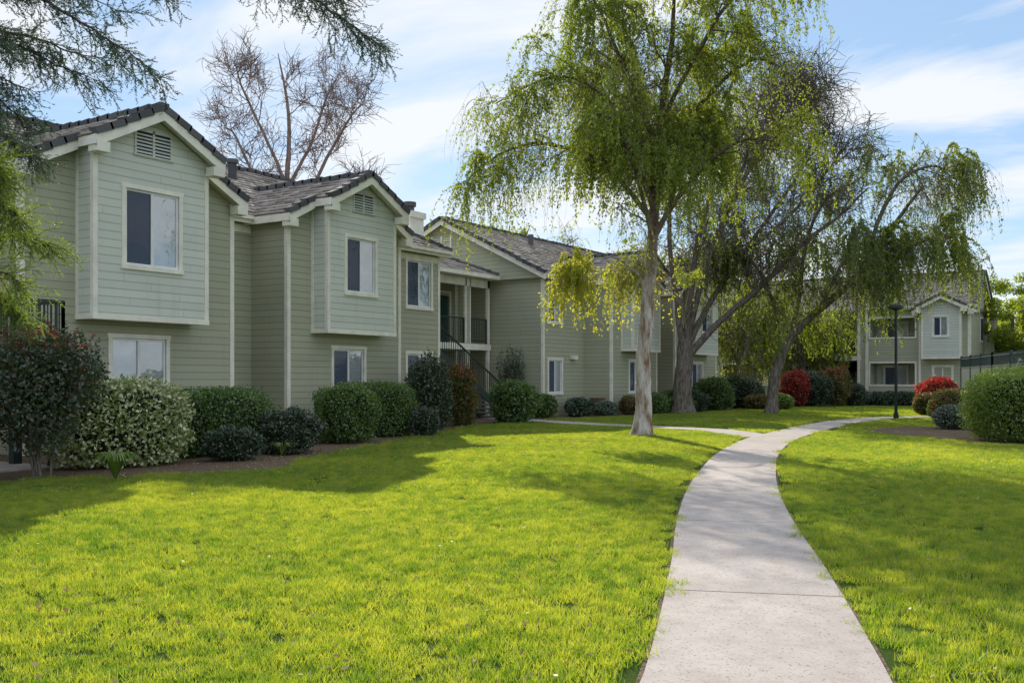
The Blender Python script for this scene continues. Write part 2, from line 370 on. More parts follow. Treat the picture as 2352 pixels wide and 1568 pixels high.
T=B1['trim']; T.poly([(28.4,e0,5.99),(36.0,e0,5.99),(34.0,e1,6.69),(28.4,e1,6.69)]); T.box((28.4,e0-.13,5.84),(36.0,e0-.01,6.0)); T.poly([(28.4,e0,5.86),(36.0,e0,5.86),(36,26.2,5.86),(28.4,26.2,5.86)])
T.poly([(36.0,e0,5.99),(36,26.8,5.99),(34,e1,6.69)]); T.poly([(28.4,e1,6.69),(34,e1,6.69),(36,26.8,5.99),(28.4,26.8,5.99)])
Lu=math.hypot(1.5,.7); B1.roof((28.5,e0,6.0),(1,0,0),(0,1.5,.7),7.5,Lu,lambda q,u: q<=7.5-2*u/Lu+.05)
B1.caps((36.0,e0,6.06),(34.0,e1,6.76)); B1.caps((28.5,e1,6.76),(34,e1,6.76))
sx0,sx1=29.2,34.8; n=17
for i in range(n):
    x=sx0+(sx1-sx0)*i/n; z=3.08*(1-(i+1)/n); B1['conc'].box((x,22.5,z-.03),(x+.36,23.7,z+.03))
for y in(22.46,23.74): B1['rail'].beam((sx0,y,2.95),(sx1,y,.0),.05,.26); B1.rail((sx0,y,3.0),(sx1,y,.08),1.0,.14)
B1['conc'].box((28.3,22.4,2.9),(29.25,YE-.03,3.07)); B1.rail((28.35,22.45,3.07),(29.2,22.45,3.07))
B1['rail'].beam((29.1,22.5,0),(29.1,22.5,2.9),.1,.1)
# chimney
B1['trim'].box((32.75,26.0,5),(33.65,26.9,8.5)); B1['trim'].box((32.67,25.92,8.32),(33.73,26.98,8.58)); B1['cap'].cyl((33.2,26.4,8.56),(33.2,26.4,8.8),.2,.2,14); B1['cap'].cyl((33.2,26.4,8.84),(33.2,26.4,9.02),.28,.28,14); B1['cap'].cyl((33.2,26.4,8.8),(33.2,26.4,8.85),.15,.15,8)
B1['cap'].cyl((21.6,24.2,7.6),(21.6,24.2,8.35),.13,.13,12); B1['cap'].cyl((21.6,24.2,8.3),(21.6,24.2,8.42),.18,.18,12)
# left landing
B1['conc'].box((7.6,17.2,1.78),(11.3,19.6,1.92)); B1['rail'].box((7.6,17.16,1.7),(11.3,17.198,1.95))
B1.rail((8.3,17.22,1.93),(11.27,17.22,1.93),1.08); B1.rail((11.27,17.22,1.93),(11.27,19.3,1.93),1.08)
for x in(8.4,10.35): B1['rail'].box((x,17.3,0),(x+.16,17.46,1.77))
B1.finish()
# ================================================================ BUILDING 2
B2=Bld('apartment_building')
g2=21.7
main_block(B2,36.3,53.4,g2,32.0,6.0,8.72)
B2.wwall('siding',36.3,39.9,0,5.85,g2,[(36.65,37.95,3.93,5.68,2),(36.65,37.95,.9,2.5,2)])
B2['trim'].box((36.278,g2-.022,0),(36.4,g2+.1,5.84))
B2.wall('siding',44.7,46.9,0,5.85,g2); B2.wall('siding',52.5,53.4,0,5.85,g2)
B2.gable(39.9,44.7,20.3,42.3,7.36,2.62,g2+1,bay=(40.85,43.75),wins=[(41.6,43,.9,2.5,2)],bwins=[(41.6,43.0,3.93,5.66,2)],vent=(41.85,42.75,6.35,6.88),bayroof=1.66)
B2.gable(46.9,52.5,20.3,49.7,7.53,2.98,g2+1,bay=(48.2,51.2),wins=[(49,50.6,.9,2.5,2)],bwins=[(48.9,50.5,3.93,5.8,0)],vent=(49.2,50.2,6.52,7.08))
for i in range(7): B2['bay'].box((36.24,26.5,7.25+i*.1),(36.298,27.5,7.31+i*.1))
for y in(26.44,26.96,27.5): B2['trim'].box((36.22,y,7.2),(36.299,y+.07,8.0))
B2['cap'].cyl((41.5,25.5,7.9),(41.5,25.5,8.6),.13,.13,10)
B2['trim'].box((38.6,g2-.2,2.45),(39.0,g2-.02,2.62))
B2.finish()
# ================================================================ FAR BUILDING (faces back along the lawn)
B3=Bld('apartment_building',-math.pi/2)
d3=66.5
main_block(B3,-34,-9.4,d3,74.0,6.15,8.45)
ops=[(-15.3,-12.6,1.25,2.6),(-15.3,-12.6,4.25,5.45),(-25.2,-21.2,1.25,2.6),(-25.2,-21.2,4.25,5.45),(-20.2,-15.9,.0,2.8),(-20.2,-15.9,3.1,5.6)]
B3.wall('siding',-34,-9.4,0,6.0,d3,ops,depth=1.8)
for o in ops:
    B3.wall('bay',o[0]-.01,o[1]+.01,o[2]-1,o[3]+.02,d3+1.8)
    t=.1
    if o[0]>-20 or o[0]<-21:
        B3['trim'].box((o[0]-t,d3-.04,o[2]-t),(o[1]+t,d3+.06,o[2])); B3['trim'].box((o[0]-t,d3-.04,o[3]),(o[1]+t,d3+.06,o[3]+t))
        for x in(o[0]-t,o[1]): B3['trim'].box((x,d3-.04,o[2]),(x+t,d3+.06,o[3]))
        B3.window(o[0]+.4,o[1]-.7,o[2]+.02-.3,o[3]-.1,d3+1.72,2)
    else:
        B3['door'].box((-17.6,d3+1.7,o[2]),(-16.7,d3+1.79,o[2]+2.1)); B3['dark'].box((-19.8,d3+1.7,o[2]+.6),(-18.6,d3+1.79,o[2]+2))
for x in(-20.3,-18.0,-16.1,-15.6): B3['trim'].box((x,d3-.06,0),(x+.18,d3+.1,6.0))
B3.rail((-20.1,d3+.02,3.1),(-18.1,d3+.02,3.1)); B3['trim'].box((-20.2,d3-.03,2.8),(-15.9,d3+.05,3.09))
for i in range(16):
    x=-19.6+i*.24; z=3.0-(i+1)*.185; B3['conc'].box((x,d3-1.6,z-.03),(x+.3,d3-.5,z+.03))
for y in(d3-1.62,d3-.48): B3['rail'].beam((-19.7,y,2.95),(-15.7,y,.0),.05,.25); B3.rail((-19.7,y,3.0),(-15.7,y,.05),1.0,.16)
B3['conc'].box((-20.6,d3-1.6,2.9),(-19.6,d3-.05,3.06))
B3.gable(-12.35,-9.45,d3-.02,-10.95,6.75,1.75,d3+1,bay=(-12.1,-9.85),wins=[(-11.6,-10.35,.95,2.45,2)],bwins=[(-11.5,-10.5,4.15,5.5,0)],pitch=.5,bayroof=1.45,bz=2.9)
B3['trim'].box((-9.45,d3-.05,0),(-9.37,d3+.1,5.9))
for zz in(1,4): B3['trim'].box((-9.39,70.4,zz),(-9.36,71.6,zz+1.6)); B3['dark'].box((-9.37,70.5,zz+.1),(-9.34,71.5,zz+1.5))
B3['siding'].box((-9.39,72.4,0),(-8.8,74,6)); 
B3.finish()
# ================================================================ GROUND
def m_ground():
    m,nt,out=newmat('lawn_soil'); P=pos(nt)
    k=ramp(nt,noise(nt,.5,4,P),.3,.7); k2=ramp(nt,noise(nt,25,3,P),.3,.7)
    col=mixc(nt,k,(.035,.085,.008),(.07,.12,.012)); col=mixc(nt,math_(nt,'MULTIPLY',k2,.5),col,(.03,.05,.01))
    principled(nt,out,col,.95,.05,0,noise(nt,60,3,P),.6,.03); return m
def m_mulch():
    m,nt,out=newmat('mulch'); P=pos(nt)
    k=ramp(nt,noise(nt,30,5,P),.35,.65); k2=ramp(nt,noise(nt,2,3,P),.35,.65)
    col=mixc(nt,k,(.09,.062,.042),(.30,.21,.15)); col=mixc(nt,math_(nt,'MULTIPLY',k2,.3),col,(.12,.13,.05))
    principled(nt,out,col,.95,.1,0,noise(nt,50,4,P),.8,.03); return m
def m_path():
    m,nt,out=newmat('path_concrete'); P=pos(nt)
    k=ramp(nt,noise(nt,1.1,6,P,.65),.3,.7); k2=ramp(nt,noise(nt,55,2,P),.6,.67); k3=ramp(nt,noise(nt,4,7,P,.75),.45,.72)
    col=mixc(nt,k,(.47,.41,.375),(.61,.54,.495)); col=mixc(nt,math_(nt,'MULTIPLY',k3,.55),col,(.34,.28,.24)); col=mixc(nt,math_(nt,'MULTIPLY',k2,.65),col,(.19,.14,.11))
    principled(nt,out,col,.9,.2,0,noise(nt,120,4,P),.45,.008); return m
MG=m_ground(); MM=m_mulch(); MP=m_path()
mesh_obj('ground',[(-400,-400,0),(400,-400,0),(400,400,0),(-400,400,0)],[[0,1,2,3]],MG)
def cr(pts,n=8):
    P=[np.array(p,float) for p in pts]; P=[2*P[0]-P[1]]+P+[2*P[-1]-P[-2]]; o=[]
    for i in range(1,len(P)-2):
        for k in range(n):
            t=k/n; o.append(.5*((2*P[i])+(-P[i-1]+P[i+1])*t+(2*P[i-1]-5*P[i]+4*P[i+1]-P[i+2])*t*t+(-P[i-1]+3*P[i]-3*P[i+1]+P[i+2])*t**3))
    o.append(P[-2]); return np.array(o)
cl=[site(0,-6)+R*.2,site(0,-1)+R*.5,site(.27,3),site(.254,5.12),site(.247,6.17),site(.241,7.16),site(.2335,8.53),site(.2226,10.87),site(.2204,13.8),site(.226,17.1),site(.237,21.2),site(.258,25.8),site(.288,30.2),site(.317,34.6),site(.347,38.3),site(0,41)+R*16,site(0,42)+R*20,site(0,42.5)+R*28]
CL=cr([c[:2] for c in cl],14)
def resample(C,st):
    s=np.r_[0,np.cumsum(np.linalg.norm(np.diff(C,axis=0),axis=1))]; q=np.arange(0,s[-1],st)
    return np.c_[np.interp(q,s,C[:,0]),np.interp(q,s,C[:,1])]
CL=resample(CL,.1)
def frames(C):
    t=np.gradient(C,axis=0); t/=np.linalg.norm(t,axis=1)[:,None]; return t,np.c_[-t[:,1],t[:,0]]
def slabs(b,C,w,marks,z=.025,gap=.024):
    t,nn=frames(C); idx=[0]+marks+[len(C)-1]
    for a,e in zip(idx[:-1],idx[1:]):
        L=[];Rr=[]
        for i in range(a,e+1):
            sh=gap/2*t[i] if i==a else (-gap/2*t[i] if i==e else 0)
            L.append(C[i]+nn[i]*w/2+sh);Rr.append(C[i]-nn[i]*w/2+sh)
        for i in range(len(L)-1):
            l0,l1,r0,r1=L[i],L[i+1],Rr[i],Rr[i+1]
            b.poly([(*r0,z),(*r1,z),(*l1,z),(*l0,z)]); b.poly([(*r0,z),(*r1,z),(*r1,-.05),(*r0,-.05)]); b.poly([(*l0,z),(*l1,z),(*l1,-.05),(*l0,-.05)])
        for X in(0,-1): b.poly([(*L[X],z),(*Rr[X],z),(*Rr[X],-.05),(*L[X],-.05)])
dep=CL@F[:2]
m0=int(np.argmin(abs(dep-7.2))); step=37
marks=[m for m in range(m0%step,len(CL)-5,step)]
pb=MB(); slabs(pb,CL,1.24,marks)
EN=resample(cr([(33.6,22.4),(32.5,20.3),(30.6,15.8),(29.3,11.6),(27.6,9.9),(26.2,8.9)],8),.1)
pe=empty('footpath'); pb.done('main_path',MP,pe)
pb=MB(); slabs(pb,EN,1.2,[m for m in range(20,len(EN)-5,20)],z=.021); pb.done('entry_walk',MP,pe)
def strip(C,w,z,name,mat,par):
    t,nn=frames(C);b=MB()
    for i in range(len(C)-1):
        b.poly([(*(C[i]-nn[i]*w/2),z),(*(C[i+1]-nn[i+1]*w/2),z),(*(C[i+1]+nn[i+1]*w/2),z),(*(C[i]+nn[i]*w/2),z)])
    b.done(name,mat,par)
strip(CL,1.30,.008,'path_edge_soil',MM,pe); strip(EN,1.26,.006,'walk_edge_soil',MM,pe)
bed1=cr([(-8,14.6),(3,15),(8.4,14.7),(10.6,13.5),(12.6,12.9),(14.9,14.2),(19.4,16.1),(25.6,18.4),(29.0,19.6)],6).tolist()+[(36.4,20.3),(36.4,30),(-8,30)]
bed2=[(33,20.2),(36,18.9),(40,18.5),(46,18.0),(54,18.3),(60,19.5),(60,34),(33,34)]
bed3=[(62.4,4),(62,9),(61.6,16),(60,19),(58,34),(80,34),(80,4)]
bc=site(0,28)+R*14.6
bed4=[tuple((bc+R*(4.0+.3*math.sin(3*a))*math.cos(a)+F*(6.3+.5*math.sin(2*a+1))*math.sin(a))[:2]) for a in np.linspace(0,2*math.pi,36,endpoint=False)]
bed5=[tuple((site(.52,46)+R*5.5*math.cos(a)+F*4*math.sin(a))[:2]) for a in np.linspace(0,2*math.pi,24,endpoint=False)]
beds=[bed1,bed2,bed3,bed4,bed5]
b=MB()
for i,p in enumerate(beds): b.poly([(x,y,.004+.0015*i) for x,y in p])
b.done('mulch_beds',MM)
pad=MB(); pad.box((6.5,16.2,0),(10.6,19.4,.03)); pad.done('concrete_pad',MP)
def inpoly(P,poly):
    x,y=P[:,0],P[:,1]; c=np.zeros(len(P),bool); n=len(poly)
    for i in range(n):
        x0,y0=poly[i];x1,y1=poly[(i+1)%n]
        if y0==y1: continue
        c^=((y0>y)!=(y1>y))&(x<(x1-x0)*(y-y0)/(y1-y0)+x0)
    return c
def dist_line(P,C):
    d=np.full(len(P),1e9)
    for i in range(0,len(C),3): d=np.minimum(d,(P[:,0]-C[i,0])**2+(P[:,1]-C[i,1])**2)
    return np.sqrt(d)
# ---------------------------------------------------------------- grass
MGR=m_leaf('grass_blade',(.035,.115,.008),(.31,.37,.03),(.14,.36,.008),(.92,.92,.06),.57,.06,.4,.4,c3=(.50,.48,.16),p3=.965,clump=5)
def blades(name,size,n,hmin,hmax,w,parent):
    x=rng.uniform(-size/2*1.25,size/2*1.25,(n,2)); a=rng.uniform(0,2*math.pi,n); la=rng.uniform(0,2*math.pi,n)
    ph=rng.uniform(0,6.28,4); cl_=(np.sin(x[:,0]/size*9+ph[0])+np.sin(x[:,1]/size*9+ph[1])+np.sin((x[:,0]+x[:,1])/size*14+ph[2]))/6+.5
    h=hmin+(hmax-hmin)*np.clip(cl_*.8+rng.random(n)*.5-.1,0,1.2); l=rng.uniform(.0,1.1,n)*h
    V=np.zeros((n,3,3)); w=w*rng.uniform(.7,1.3,n)
    V[:,0,0]=x[:,0]-np.cos(a)*w/2;V[:,0,1]=x[:,1]-np.sin(a)*w/2
    V[:,1,0]=x[:,0]+np.cos(a)*w/2;V[:,1,1]=x[:,1]+np.sin(a)*w/2
    V[:,2,0]=x[:,0]+np.cos(la)*l;V[:,2,1]=x[:,1]+np.sin(la)*l;V[:,2,2]=h
    return mesh_obj(name,V.reshape(-1,3),np.arange(n*3).reshape(n,3),MGR,parent)
ge=empty('lawn_grass')
def lawn(tag,dmin,dmax,cell,n,hmin,hmax,w,part=None):
    d=np.arange(dmin,dmax,cell); pts=[]
    tt=.6
    for dd in d:
        l=np.arange(-tt*dd-1.2,tt*dd+1.2,cell); pts.append(np.c_[np.full(len(l),dd),l])
    P=np.concatenate(pts); P=P+rng.uniform(-.3,.3,P.shape)*cell
    W=P[:,:1]*F[None,:2]+P[:,1:]*R[None,:2]
    k=(dist_line(W,CL)>.60+cell*.40)&(dist_line(W,EN)>.58+cell*.4)
    for p in beds: k&=~inpoly(W,p)
    k&=~((W[:,0]>-8)&(W[:,0]<54)&(W[:,1]>20.5))
    W=W[k]
    grp=rng.integers(0,2,len(W))
    for gi in range(2):
        Wg=W[grp==gi]; n_=len(Wg); a=rng.uniform(0,2*math.pi,n_); s=rng.uniform(.7,1.35,n_)*.5
        V=np.zeros((n_,4,3))
        for j in range(4):
            an=a+j*math.pi/2; V[:,j,0]=Wg[:,0]+np.cos(an)*s*.7071; V[:,j,1]=Wg[:,1]+np.sin(an)*s*.7071; V[:,j,2]=.002
        o=mesh_obj('turf_'+tag,V.reshape(-1,3),np.arange(n_*4).reshape(n_,4),MG,ge)
        o.instance_type='FACES'; o.use_instance_faces_scale=True; o.instance_faces_scale=1.0
        o.show_instancer_for_render=False; o.show_instancer_for_viewport=False
        blades('blades_'+tag,cell*2,n,hmin*2,hmax*2,w*2,o)
lawn('near',2.0,14,.25,420,.015,.065,.006)
lawn('mid',14,30,.36,420,.018,.068,.010)
lawn('far',30,75,.7,480,.025,.07,.018)
# ---------------------------------------------------------------- foliage
def unit(v): return v/np.maximum(np.linalg.norm(v,axis=-1,keepdims=True),1e-9)
def leaf_quads(C,D,L,W):
    n=len(C); D=unit(D); A=unit(np.cross(D,rng.normal(size=(n,3)))); L=np.broadcast_to(L,(n,))[:,None];W=np.broadcast_to(W,(n,))[:,None]
    V=np.stack([C-D*L/2,C+A*W/2,C+D*L/2,C-A*W/2],1); return V
def quads_obj(name,V,mat,parent):
    n=len(V); return mesh_obj(name,V.reshape(-1,3),np.arange(n*4).reshape(n,4),mat,parent)
class Tubes:
    def __init__(s): s.V=[];s.F=[];s.n=0
    def add(s,P,r,k=5):
        P=np.asarray(P);m=len(P); t=unit(np.gradient(P,axis=0)); ref=np.array([.31,.17,.93]) if abs(t[0,2])<.8 else np.array([.95,.2,.1])
        a=unit(np.cross(t,ref)); b=np.cross(t,a); an=np.linspace(0,2*math.pi,k,endpoint=False); r=np.asarray(r)
        V=P[:,None]+(a[:,None]*np.cos(an)[None,:,None]+b[:,None]*np.sin(an)[None,:,None])*r[:,None,None]
        i=np.arange(m-1)[:,None]*k; j=np.arange(k)[None]; j2=(j+1)%k
        Fq=np.stack([i+j,i+j2,i+k+j2,i+k+j],-1).reshape(-1,4)+s.n
        s.V.append(V.reshape(-1,3));s.F.append(Fq);s.n+=m*k
    def strands(s,P,r,k=3):      # P (n,m,3)
        n,m,_=P.shape; an=np.linspace(0,2*math.pi,k,endpoint=False); off=np.stack([np.cos(an),np.sin(an),0*an],-1)
        rr=np.linspace(r,r*.4,m)[None,:,None,None]
        V=P[:,:,None]+off[None,None]*rr
        i=(np.arange(n)[:,None,None]*m+np.arange(m-1)[None,:,None])*k; j=np.arange(k)[None,None]; j2=(j+1)%k
        Fq=np.stack([i+j,i+j2,i+k+j2,i+k+j],-1).reshape(-1,4)+s.n
        s.V.append(V.reshape(-1,3));s.F.append(Fq);s.n+=n*m*k
    def done(s,name,mat,parent): return mesh_obj(name,np.concatenate(s.V),np.concatenate(s.F),mat,parent,True)
def branch(p,d,L,nseg,wander,grav):
    pts=[p];d=unit(np.array(d)); st=L/nseg
    for i in range(nseg):
        d=unit(d+rng.normal(0,wander,3)+UP*grav); pts.append(pts[-1]+d*st)
    return np.array(pts)
def loc(base,P): return np.array([base+R*q[0]+F*(q[2] if len(q)>2 else 0)+UP*q[1] for q in P])
def make_tree(name,base,limbs,bark,cfg,leafmat=None):
    e=empty(name); T=Tubes(); S=[];O=[];Dn=[]
    for lim in limbs:
        pts,r0,r1,foli=lim[:4]; dn=lim[4] if len(lim)>4 else 1.
        C=cr(loc(base,pts),5); C=C+np.cumsum(rng.normal(0,.018,C.shape),axis=0)*(np.arange(len(C))>2)[:,None]
        rr=np.linspace(1,0,len(C))**.8*(r0-r1)+r1
        if pts[0][1]==0: rr[:3]*=np.array([1.45,1.2,1.07])
        T.add(C,rr,10)
        if foli<=0: continue
        tg=unit(np.gradient(C,axis=0))
        n1=int(cfg['n1']*foli)
        for _ in range(n1):
            u=rng.uniform(cfg.get('t0',.3),1); i=int(u*(len(C)-1)); 
            d=tg[i]*cfg.get('fol',.5)+unit(rng.normal(size=3)*np.array([1,1,.6]))*.9+UP*cfg.get('up1',.25)
            L=cfg['l1']*rng.uniform(.5,1.15)*(1.15-.5*u); ra=min(rr[i]*.5,.012+.012*L)
            P1=branch(C[i],d,L,7,cfg.get('w1',.18),cfg.get('g1',-.03)); T.add(P1,np.linspace(ra,ra*.3,8),5)
            t1=unit(np.gradient(P1,axis=0))
            for _ in range(cfg['n2']):
                k=rng.integers(2,8); d=t1[k]*.6+unit(rng.normal(size=3)*np.array([1,1,.7]))*.8+UP*cfg.get('up2',.1)
                L2=cfg['l2']*rng.uniform(.5,1.2); P2=branch(P1[k],d,L2,5,.2,cfg.get('g2',-.1)); T.add(P2,np.linspace(max(ra*.4,cfg.get('rt',.006)*1.3),cfg.get('rt',.006),6),4)
                if cfg.get('n3'):
                    for _ in range(cfg['n3']):
                        q=rng.integers(1,6); P3=branch(P2[q],unit(P2[-1]-P2[0])*.6+unit(rng.normal(size=3))*.8+UP*cfg.get('up3',.1),cfg['l3']*rng.uniform(.5,1.2),4,.2,cfg.get('g3',0)); T.add(P3,np.linspace(cfg.get('rt',.006),cfg.get('rt',.006)*.6,5),3)
                for _ in range(cfg['ns']):
                    S.append(P2[rng.integers(1,6)]);O.append(unit(P2[-1]-P2[0]+rng.normal(0,.3,3)));Dn.append(dn)
    if S and cfg.get('sl',0)>0:
        S=np.array(S);O=np.array(O);Dn=np.array(Dn);n=len(S); L=cfg['sl']*rng.uniform(.3,1.15,n)**1.2; m=7; u=np.linspace(0,1,m)
        O[:,2]=np.clip(O[:,2],-.2,.6)
        zf=base[2]+cfg.get('zmin',2.2); L=np.minimum(L,np.maximum(.3,(S[:,2]-zf)*1.1))
        P=S[:,None]+O[:,None]*(L[:,None,None]*.42*np.sin(u*math.pi/2)[None,:,None])-UP*(L[:,None,None]*(u**1.5)[None,:,None]*.85)
        P[:,1:]+=rng.normal(0,.02,(n,m-1,3))
        T.strands(P,cfg.get('sr',.006))
        if leafmat is not None:
            dens=Dn*rng.uniform(.2,1.8,n)*np.clip(.2+.75*(np.sin(S[:,0]*1.7)+np.sin(S[:,1]*1.9+1)+np.sin(S[:,2]*1.5+2)+1.1),.12,2.2)
            cnt=np.maximum(1,(L*cfg['lpm']*dens)).astype(int); idx=np.repeat(np.arange(n),cnt); uu=rng.uniform(.0,1,len(idx))*(m-1); i0=np.minimum(uu.astype(int),m-2); fr=(uu-i0)[:,None]
            C=P[idx,i0]*(1-fr)+P[idx,i0+1]*fr; D=unit(P[idx,i0+1]-P[idx,i0])+rng.normal(0,.55,(len(idx),3))
            C=C+rng.normal(0,cfg.get('js',.035),C.shape); k=C[:,2]>zf-.3; C=C[k];D=D[k]
            s=rng.uniform(.7,1.3,len(C)); V=leaf_quads(C,D,cfg['ll']*s,cfg['lw']*s); quads_obj('leaves',V,leafmat,e)
    T.done('trunk_and_branches',bark,e); return e
MBW=m_bark('pale_bark',(.24,.12,.07),(.64,.59,.54),(5,5,1.3),.48,upper=(.12,.085,.06),zu=(4.2,7.0))
MBD=m_bark('grey_bark',(.10,.08,.065),(.29,.245,.21),(14,14,3),.5)
MBT=m_bark('twig_bark',(.22,.15,.13),(.36,.27,.24),(6,6,2),.5)
MLW=m_leaf('willow_leaf',(.055,.10,.012),(.18,.23,.02),(.20,.33,.012),(.70,.74,.05),.58,.05,.35)
MLW2=m_leaf('willow_leaf_dark',(.04,.08,.014),(.13,.17,.02),(.14,.25,.012),(.56,.62,.03),.56,.06,.3)
MLY=m_leaf('willow_leaf_yellow',(.16,.20,.015),(.30,.30,.02),(.5,.55,.02),(.9,.85,.08),.62,.05,.35)
# front weeping tree
base=site(.13,27.9)
limbs=[([(0,0),(.03,1.0),(.05,1.9),(.18,3.7),(.30,5.1),(.37,7.1),(.5,9.0),(.8,11),(.9,12.9)],.25,.03,2.4,1.5),
 ([(.33,6.3),(-.4,8.0,-.4),(-1.2,9.5,-.6),(-2.5,9.9,-.5),(-4.0,9.2,-.3)],.08,.015,1.1,.65),
 ([(.33,5.9),(-.9,7.5,.3),(-2.4,8.3,.8),(-3.8,8.1,1.0),(-4.9,7.3,1.0)],.075,.015,1.1,.55),
 ([(.36,6.9),(1.2,8.7,.3),(2.3,10.1,.6),(3.4,10.8,.8),(4.2,10.3,1.)],.085,.015,1.1,.8),
 ([(.4,8),(-.3,10,.4),(-.9,11.6,.8),(-1.4,12.8,1.)],.08,.02,1.2,.9),
 ([(.32,5.6),(1.2,6.9,-1.),(2.2,7.7,-1.8),(3.0,7.6,-2.4)],.08,.02,.8,.8),
 ([(.3,5.4),(-.2,6.8,-1.0),(-.8,8.0,-1.8),(-1.5,8.2,-2.4)],.07,.02,.8,.9),
 ([(.3,6.2),(.4,8,1.4),(.9,9.5,2.6),(1.2,10,3.6)],.08,.02,1.1,1.2),
 ([(.3,5.4),(.9,6.6,.6),(1.5,8.4,.9),(2.0,9.3,1.0)],.08,.02,1.3,1.4),
 ([(.35,6.6),(-.1,7.8,.8),(-.5,9.2,1.2),(-.9,10.2,1.4)],.07,.02,1.1,1.2),
 ([(.45,8.6),(1.5,10.6,-.8),(2.6,12.2,-1.2),(3.2,12.8,-1.2)],.07,.02,1.0,.8)]
cfg=dict(n1=12,l1=1.7,n2=7,l2=.85,ns=6,sl=1.85,lpm=19,ll=.085,lw=.040,t0=.42,up1=.15,g1=-.03,zmin=4.4,sr=.004)
wt=make_tree('willow_tree',base,limbs,MBW,cfg,MLW)
low=[([(.14,3.9),(-.25,4.5,-.3),(-.8,4.75,-.5),(-1.4,4.65,-.6),(-2.1,4.3,-.6)],.04,.008,1.0),([(.2,4.2),(-.2,4.7,.3),(-.9,4.9,.5)],.03,.008,.5)]
sub=make_tree('low_branches',base,low,MBW,dict(n1=9,l1=.75,n2=5,l2=.45,ns=5,sl=1.5,lpm=17,ll=.09,lw=.042,t0=.1,up1=.1,zmin=2.5,sr=.004),MLY); sub.parent=wt
# big grey-trunk tree, half bare
base=site(.171,46.2)
limbs=[([(0,0),(0,1.2),(.05,2.4),(.1,3.4)],.46,.33,0),
 ([(.05,3.0),(-.35,5),(-.6,8,.5),(-.4,11,.8),(0,14,1)],.17,.025,1),
 ([(.1,3.2),(.6,5.5,-.3),(1.6,8.5,-.6),(2.6,11.5,-1),(3.4,14.5,-1)],.19,.025,1.1),
 ([(.2,3.1),(1.3,5.2,.4),(3.2,7.8,.9),(5,10.2,1.2),(6.6,12.6,1.3)],.17,.025,1.2),
 ([(.1,2.5),(1.5,4.1,-.3),(3.4,5.8,-.8),(5.2,7.6,-1),(7,9,-1),(8.2,10.2,-1)],.18,.025,1.1),
 ([(.2,3.3),(1,6.2,1),(2.6,10,1.9),(4.3,13.4,2.2),(4.9,15.4,2.2)],.15,.025,1.3),
 ([(.1,3.2),(.3,7,-1),(.9,10.5,-2),(1.3,13.5,-2.5),(2,16.0,-2.6)],.15,.025,1),
 ([(2.6,7.2,.8),(4.6,8.8,0),(6.4,10.8,-.4),(7.4,12.4,-.5)],.09,.02,1.1),
 ([(3.4,11.5,2),(5.0,13,1.2),(6.2,14.2,.8)],.07,.02,1.2),
 ([(2.0,9.5,-.8),(3.4,12,-1.4),(5.2,14.6,-1.6)],.08,.02,1.2)]
cfg=dict(n1=17,l1=2.5,n2=7,l2=1.35,n3=6,l3=1.0,ns=2,sl=1.4,lpm=7,ll=.11,lw=.052,t0=.25,up1=.4,up2=.25,up3=.0,g1=.02,g2=-.02,g3=-.05,rt=.013,zmin=4,sr=.008)
make_tree('spreading_tree',base,limbs,MBD,cfg,MLW2)
# leaning weeping tree
base=site(.2591,45.7)
limbs=[([(0,0),(.15,1.4),(.6,2.9),(1.1,3.8),(2.4,5.0,-.2),(3.5,5.9,-.4),(4.7,7.2,-.4),(5.9,8.9,-.3),(7,10.3)],.26,.05,1.4,1.1),
 ([(.55,2.8),(.35,4.4,.2),(-.2,6,.4),(-1.0,7.3,.6),(-1.9,8,.8)],.12,.03,1,.9),
 ([(.8,3.4),(1.5,5.5,.6),(2.0,8,.9),(2.9,10.0,1),(4.4,11.0,1)],.13,.03,1.2,1.),
 ([(4.2,6.7,-.4),(4.6,8.6,-.9),(5.5,10.4,-1.1),(7,11.2,-1.2),(8.0,10.6,-1.2)],.11,.03,1.5,.9),
 ([(3.4,5.8,-.4),(5,6.8,-1.2),(6.6,7.6,-1.8),(7.6,7.6,-2)],.09,.03,1.2,1.),
 ([(2.2,4.9,-.2),(2.6,6.5,-1.5),(3.2,8.2,-2.6)],.09,.03,1.0)]
cfg=dict(n1=12,l1=2.0,n2=7,l2=1.2,ns=6,sl=2.5,lpm=15,ll=.115,lw=.054,t0=.35,up1=.15,g1=-.03,zmin=2.6,sr=.006)
make_tree('willow_tree',base,limbs,MBD,cfg,MLW2)
# smaller weeping trees behind
for (t,d,h,sp) in((.225,62,7.2,2.6),(.29,63.5,6.2,2.4),(-.005,58,11.5,4.2),(.16,60,10.5,4)):
    base=site(t,d); L=[([(0,0),(.1,h*.3),(.0,h*.6),(.1,h*.92)],.16,.03,1)]
    for a in np.linspace(0,2*math.pi,5,endpoint=False): L.append(([(0.02,h*.35,0),(sp*.45*math.cos(a),h*.7,sp*.45*math.sin(a)),(sp*math.cos(a),h*.85,sp*math.sin(a))],.08,.02,1))
    make_tree('willow_tree',base,L,MBD,dict(n1=9,l1=1.8,n2=5,l2=1.1,ns=5,sl=2.3,lpm=8,ll=.19,lw=.08,t0=.3,up1=.2,zmin=.8,sr=.008),MLW)
